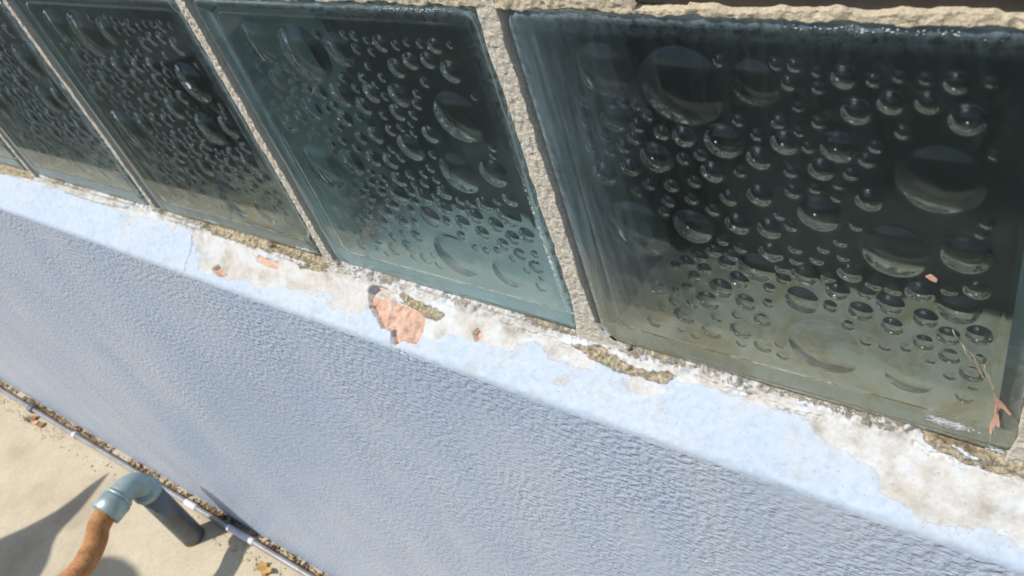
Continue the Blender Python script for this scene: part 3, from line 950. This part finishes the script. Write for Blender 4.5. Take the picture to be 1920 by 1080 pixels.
rp = bez([(0.009, -R0 - 0.030, zc_), (0.016, -R0 - 0.055, zc_ - 0.003), (0.030, -0.105, zc_ - 0.010), (0.034, -0.145, zc_ - 0.018), (0.014, -0.19, zc_ - 0.026),
          (-0.03, -0.25, zc_ - 0.04), (-0.07, -0.34, zc_ - 0.075), (-0.14, -0.44, 0.035), (-0.2, -0.55, 0.018)], 10)
tube('rusty_pipe', rp, [0.0160 * (1 + 0.008 * math.sin(i * 0.9)) for i in range(len(rp))], M['rust'], pipe, 28, wob=0.012, seed=3)

cond = empty('conduit', (-1.0, -0.0465, GZ + 0.0065))
tag(cond, 'thin grey metal conduit running along the foot of the blue wall', 'conduit')
cx = lambda x: x + 1.0
cp = [(x, 0.0012 * math.sin(x * 3.1), 0.0008 * math.sin(x * 5.0)) for x in np.linspace(-2.2, 2.4, 90)]
tube('tube', cp, 0.0046, M['conduit'], cond, 14)
cz = lambda x: (0.0012 * math.sin(x * 3.1), 0.0008 * math.sin(x * 5.0))
for x0, x1, r, mk in ((-0.975, -0.944, 0.0056, 'white_paint_and_highlight'), (-0.858, -0.79, 0.0057, 'white_paint_and_highlight'), (-1.350, -1.340, 0.0068, 'white_paint_and_highlight')):  # first two are sun highlights built as white sleeves, last is a coupling
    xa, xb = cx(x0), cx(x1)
    tube('highlight_and_coupling', [(xa, *cz(xa)), (xa + 0.002, *cz(xa)), ((xa + xb) / 2, *cz((xa + xb) / 2)), (xb - 0.002, *cz(xb)), (xb, *cz(xb))], [0.0054, r, r, r, 0.0054], M[mk], cond, 16)
for x in (-1.518, -0.45):
    xa = cx(x)
    tube('clip', [(xa - 0.008, *cz(xa)), (xa - 0.0075, *cz(xa)), (xa + 0.0075, *cz(xa)), (xa + 0.008, *cz(xa))], [0.0055, 0.0078, 0.0078, 0.0055], M['clip'], cond, 14)


# ---------------------------------------------------------------- dry litter along the foot of the wall
def litter(name, n, xr, yr, z0, size, palette, seed, dens=None, label=None):
    r = np.random.default_rng(seed)
    V, F, Cc = [], [], []
    for i in range(n):
        x = r.uniform(*xr)
        if dens is not None and r.random() > dens(x): continue
        y = yr[0] + (yr[1] - yr[0]) * r.beta(2, 2)
        s = size * r.uniform(0.4, 1.6)
        c = np.array(palette[r.integers(len(palette))]) * r.uniform(0.7, 1.2)
        a = r.uniform(0, 6.28); ln = s * r.uniform(1, 3.2); wd = s * r.uniform(0.35, 1.0)
        ax = np.array([math.cos(a), math.sin(a), r.uniform(-.5, .5)]); bx_ = np.array([-math.sin(a), math.cos(a), r.uniform(-.5, .5)])
        o = np.array([x, y, z0 + s * r.uniform(0.2, 1.5)])
        b = len(V)
        V += [o - ax * ln, o + bx_ * wd, o + ax * ln, o - bx_ * wd, o + np.array([0, 0, s * 0.7]), o - np.array([0, 0, s * 0.5])]
        F += [(b, b + 1, b + 4), (b + 1, b + 2, b + 4), (b + 2, b + 3, b + 4), (b + 3, b, b + 4), (b + 1, b, b + 5), (b + 2, b + 1, b + 5), (b + 3, b + 2, b + 5), (b, b + 3, b + 5)]
        Cc += [c] * 6
    o = meshobj(name, np.array(V), np.array(F), M['litter'], None, smooth=False, attrs={'tint': np.array(Cc)})
    o['kind'] = 'stuff'
    if label: o['label'] = label; o['category'] = 'litter'
    return o


m, nt, p, out = new_mat('dry_litter')
an = nt.nodes.new('ShaderNodeAttribute'); an.attribute_name = 'tint'
L(nt, an.outputs['Color'], p.inputs['Base Color']); p.inputs['Roughness'].default_value = 0.9
M['litter'] = m
BROWN = [(0.30, 0.17, 0.07), (0.22, 0.12, 0.05), (0.45, 0.30, 0.12), (0.50, 0.24, 0.14), (0.16, 0.10, 0.05), (0.55, 0.42, 0.20), (0.10, 0.07, 0.04)]
litter('dry_litter', 3800, (-2.6, 0.3), (-0.0305, -0.0405), GZ, 0.0017, BROWN, 5, lambda x: 0.55 + 0.45 * math.sin(x * 9) * math.sin(x * 23 + 1), 'brown crumbs and dry litter between conduit and blue wall')
litter('sand_grit', 1500, (-2.4, 0.2), (-0.050, -0.085), GZ, 0.0009, [(0.35, 0.26, 0.17), (0.28, 0.20, 0.12), (0.5, 0.42, 0.3)], 8, lambda x: 0.3 + 0.7 * (math.sin(x * 7) > 0.2), 'scattered grit beside the conduit')


def leaf_mesh(name, pts, thick, mat, parent, xf, curl=0.0):
    """a small flat fragment with its own thickness: outline pts in 2D, xf maps (u, v, w) to the world"""
    n = len(pts)
    cu = sum(a for a, b in pts) / n; cv = sum(b for a, b in pts) / n
    V = [xf(a, b, curl * ((a - cu) ** 2 + (b - cv) ** 2)) for a, b in pts] + [xf(a, b, thick + curl * ((a - cu) ** 2 + (b - cv) ** 2)) for a, b in pts]
    F = [tuple(range(n)), tuple(reversed(range(n, 2 * n)))] + [(k, n + k, n + (k + 1) % n, (k + 1) % n) for k in range(n)]
    o = meshobj(name, V, F, mat, parent, smooth=False)
    bm = bmesh.new(); bm.from_mesh(o.data); bmesh.ops.triangulate(bm, faces=[f for f in bm.faces if len(f.verts) > 4]); bmesh.ops.recalc_face_normals(bm, faces=bm.faces[:]); bm.to_mesh(o.data); bm.free()
    return o


M['tan_leaf'] = simple('tan_leaf', (0.62, 0.36, 0.25), 0.6, var=0.15, scale=200, bumpd=0.0003)
M['yellow_leaf'] = simple('yellow_leaf', (0.50, 0.30, 0.10), 0.7, var=0.45, scale=120, bumpd=0.0004)
M['web'] = simple('cobweb', (0.45, 0.36, 0.27), 0.6, bumpd=0)
M['crust'] = mat_mortar('lime_crust', (0.66, 0.68, 0.70), 0.55)
M['black'] = simple('black_tar', (0.012, 0.012, 0.013), 0.35, bumpd=0.0006, scale=200)

# dead leaf fragment stuck to the nearest block, hanging on cobweb threads
fx = lambda a, b, c: (a / 1000, -0.0012 - c / 1000, b / 1000)
leaf = leaf_mesh('dead_leaf', [(186.4, 42), (187.2, 41), (190.0, 36.5), (193.2, 30.5), (192.3, 29.8), (190.2, 32.5), (189.0, 33.0), (188.8, 29), (189.8, 23.5), (190.0, 21.2), (188.6, 21.8), (187.6, 20.0), (187.9, 17.0), (187.0, 17.2), (186.6, 21.5), (187.4, 27), (187.2, 34)],
                 0.35, M['tan_leaf'], None, fx, curl=0.012)
tag(leaf, 'torn tan leaf scrap stuck on the lower right corner of the nearest block', 'leaf')
for pth in ([(170.5, 70), (175, 61), (181, 51), (186.5, 41.5)], [(174.5, 63), (178.5, 57.5), (183, 50), (186.8, 41)], [(182.0, 55.0), (184.3, 48.5), (186.6, 42)], [(186.5, 41), (188, 34), (188.4, 22), (187.3, 8)]):
    tube('cobweb_thread', [fx(a, b, 0.5 + 0.6 * math.sin(i * 1.3)) for i, (a, b) in enumerate([tuple(q) for q in np.array([(v.x, v.y) for v in bez([(x, y, 0) for x, y in pth], 5)])])], 0.00022, M['web'], leaf, 5)
bit = leaf_mesh('seed_scrap', [(160.4, 94.0), (162.0, 95.4), (164.2, 93.8), (164.0, 92.2), (162.0, 92.6)], 0.5, M['tan_leaf'], None, fx, 0.05)
tag(bit, 'tiny orange scrap stuck high on the nearest glass block', 'scrap')
fleck = leaf_mesh('paint_fleck', [(-243.2, 133.6), (-241.6, 135.0), (-240.6, 133.8), (-239.6, 132.6), (-240.0, 130.8), (-242.0, 130.6), (-242.4, 132.2)], 0.5, M['white_paint_and_highlight'], None, fx, 0.05)
tag(fleck, 'small white fleck stuck on the third glass block', 'fleck')
gx = lambda a, b, c: (a / 1000, b / 1000, GZ + 0.002 + c / 1000)
yl = leaf_mesh('yellow_leaf', [(-752, -64), (-743, -61), (-739, -66), (-728, -63), (-720, -70), (-730, -73), (-733, -82), (-742, -76), (-750, -78)], 1.0, M['yellow_leaf'], None, gx, 0.03)
tag(yl, 'crumpled yellow leaf lying beside the conduit at the bottom edge', 'leaf')
for k, (x, y, s, mk) in enumerate(((-1.505, -0.068, 7, 'riser'), (-1.49, -0.062, 8, 'rust'), (-1.475, -0.066, 6, 'tan_leaf'), (-1.455, -0.064, 7, 'rust'))):
    rr = random.Random(k + 50)
    q = [(x * 1000 + s * math.cos(a) * rr.uniform(.6, 1.3), y * 1000 + s * math.sin(a) * rr.uniform(.6, 1.2)) for a in np.linspace(0, 6.28, 8)[:-1]]
    o = leaf_mesh('dry_leaf', q, 1.0, M[mk], None, gx, 0.05)
    tag(o, ('grey-green scrap by the dark conduit clip', 'rust brown leaf touching the dark conduit clip', 'tan curled leaf right of the dark conduit clip', 'brown leaf farthest right of the dark conduit clip')[k], 'leaf', 'dry leaves by the conduit')


# lime crusts grown on the lower rims of two blocks
def crust(block_x, cxs, czs, wx_, wz_, tilt, n, seed, parent, name='lime_crust', mat=None, smax=1.5):
    r = np.random.default_rng(seed)
    V, F = [], []
    for i in range(n):
        u, v = r.normal(0, .45, 2)
        x = cxs + u * wx_; z = max(czs + v * wz_ + tilt * u * wx_, 0.4)
        s = r.uniform(0.2, smax) * max(0.15, 1 - 0.6 * math.hypot(u, v))
        k = 7; b = len(V)
        ang = r.uniform(0, 6.28)
        ring = []
        for j in range(k):
            a = ang + 6.283 * j / k; q = s * r.uniform(0.55, 1.2)
            ring.append((x + q * 1.25 * math.cos(a) - block_x * 1000, -0.02, z + q * 0.8 * math.sin(a)))
        V += ring + [(x - block_x * 1000, -0.10 - 0.3 * s, z)]
        F += [(b + j, b + (j + 1) % k, b + k) for j in range(k)]
    o = meshobj(name, np.array(V) / 1000, np.array(F), mat or M['crust'], parent, smooth=False)
    o['kind'] = 'stuff'
    return o


blocks = [o for o in win.children if o.name.startswith('glass_block')]
blocks.sort(key=lambda o: -o.location.x)
bx0 = blocks[0].location.x
crust(bx0, 172, 12, 11, 2.6, -0.02, 150, 3, blocks[0])
crust(bx0, 190, 3, 4, 2, 0, 30, 9, blocks[0])
crust(bx0, 11, 6.5, 2.2, 5, -1.2, 90, 12, blocks[0], smax=1.0)
crust(bx0, 17.5, 2.5, 5.0, 0.9, -0.4, 60, 13, blocks[0], smax=1.1)
crust(blocks[2].location.x, -225, 5, 14, 2.2, 0.0, 90, 5, blocks[2])
crust(blocks[2].location.x, -330, 6, 22, 1.5, 0.0, 60, 6, blocks[2], smax=0.9)
crust(bx0, 150, 187.0, 45, 1.6, 0.0, 60, 15, blocks[0], smax=0.7)
crust(blocks[1].location.x, -40, 187.2, 30, 1.4, 0.0, 120, 18, blocks[1], smax=0.6)
crust(blocks[1].location.x, -11, 60, 1.3, 60, 0.0, 260, 21, blocks[1], smax=0.8)
# black sealant remnant in the corner between the two nearest blocks
o = crust(bx0, 13.5, 4.6, 2.6, 0.9, -0.75, 55, 31, blocks[0], 'sealant', M['black'], 1.6)

# ---------------------------------------------------------------- added leaves, stems and pot, out of view, that throw the shadows
M['bark'] = simple('bark', (0.16, 0.11, 0.07), 0.9)
M['leafg'] = simple('green_leaf', (0.06, 0.10, 0.03), 0.5, var=0.3, scale=20, bumpd=0)
M['pot'] = simple('dark_plastic_pot', (0.03, 0.033, 0.03), 0.6, var=0.12)


def lit(gx_, gy_, t):
    return (gx_ + SUN.x * t, gy_ + SUN.y * t, GZ + SUN.z * t)


shadow_plant_base = (-1.95, -0.95, GZ)
shadow_plant = empty('added_shadow_plant', shadow_plant_base)
tag(shadow_plant, 'unseen dark green leaf shapes in a pot, added to cast the shadows beside the pipe', 'shadow_plant')
sx, sy, sz = shadow_plant_base
tube('pot', [(0, 0, 0), (0, 0, 0.02), (0, 0, 0.22), (0, 0, 0.25), (0, 0, 0.26)], [0.10, 0.11, 0.15, 0.165, 0.14], M['pot'], shadow_plant, 24)


def shadow_leaf(left, right, t0, t1, sag):
    """an added leaf blade shaped to its shadow: two edges given as the ground points they shade, lifted towards the sun"""
    n = len(left); V = []; m_ = 7
    for i, (a_, b_) in enumerate(zip(left, right)):
        u = i / (n - 1)
        for j in range(m_):
            w = j / (m_ - 1)
            g0 = a_[0] * (1 - w) + b_[0] * w; g1 = a_[1] * (1 - w) + b_[1] * w
            q = lit(g0, g1, t0 + (t1 - t0) * u + sag * 4 * w * (1 - w))
            V.append((q[0] - sx, q[1] - sy, q[2] - sz))
    nv = len(V)
    up = [(x + 0.0006 * SUN.x, y + 0.0006 * SUN.y, z + 0.0006 * SUN.z) for x, y, z in V]
    F = [tuple(f) for f in grid_faces(n, m_)] + [tuple(f + nv) for f in grid_faces(n, m_, flip=True)]
    meshobj('leaf', V + up, F, M['leafg'], shadow_plant)
    return V[(n - 1) * m_ + m_ // 2]


def dense(pts, k=5):
    return [(v.x, v.y) for v in bez([(x, y, 0) for x, y in pts], k)]


stem_ends = []
stem_ends.append(shadow_leaf(dense([(-1.193, -0.072), (-1.206, -0.105), (-1.222, -0.165), (-1.25, -0.215), (-1.285, -0.261), (-1.36, -0.36), (-1.40, -0.48), (-1.36, -0.60)]),
                            dense([(-1.190, -0.074), (-1.184, -0.105), (-1.176, -0.150), (-1.172, -0.205), (-1.132, -0.258), (-1.13, -0.34), (-1.20, -0.46), (-1.34, -0.60)]), 0.60, 0.95, 0.02))
ang = np.linspace(0, math.pi, 12)
stem_ends.append(shadow_leaf([(-0.985 + 0.115 * math.cos(a_), -0.275 - 0.105 * math.sin(a_) * (1 if False else -1)) for a_ in ang],
                            [(-0.985 + 0.115 * math.cos(a_), -0.275 - 0.105 * math.sin(a_)) for a_ in ang], 1.02, 1.12, 0.02))
for i, e in enumerate(stem_ends):
    tube('stem', bez([(0.02 * i, 0.01, 0.2), (e[0] * 0.3, e[1] * 0.25, e[2] * 0.75 + 0.1), (e[0] * 0.7, e[1] * 0.65, e[2] + 0.02), e], 6), 0.006, M['bark'], shadow_plant, 8)
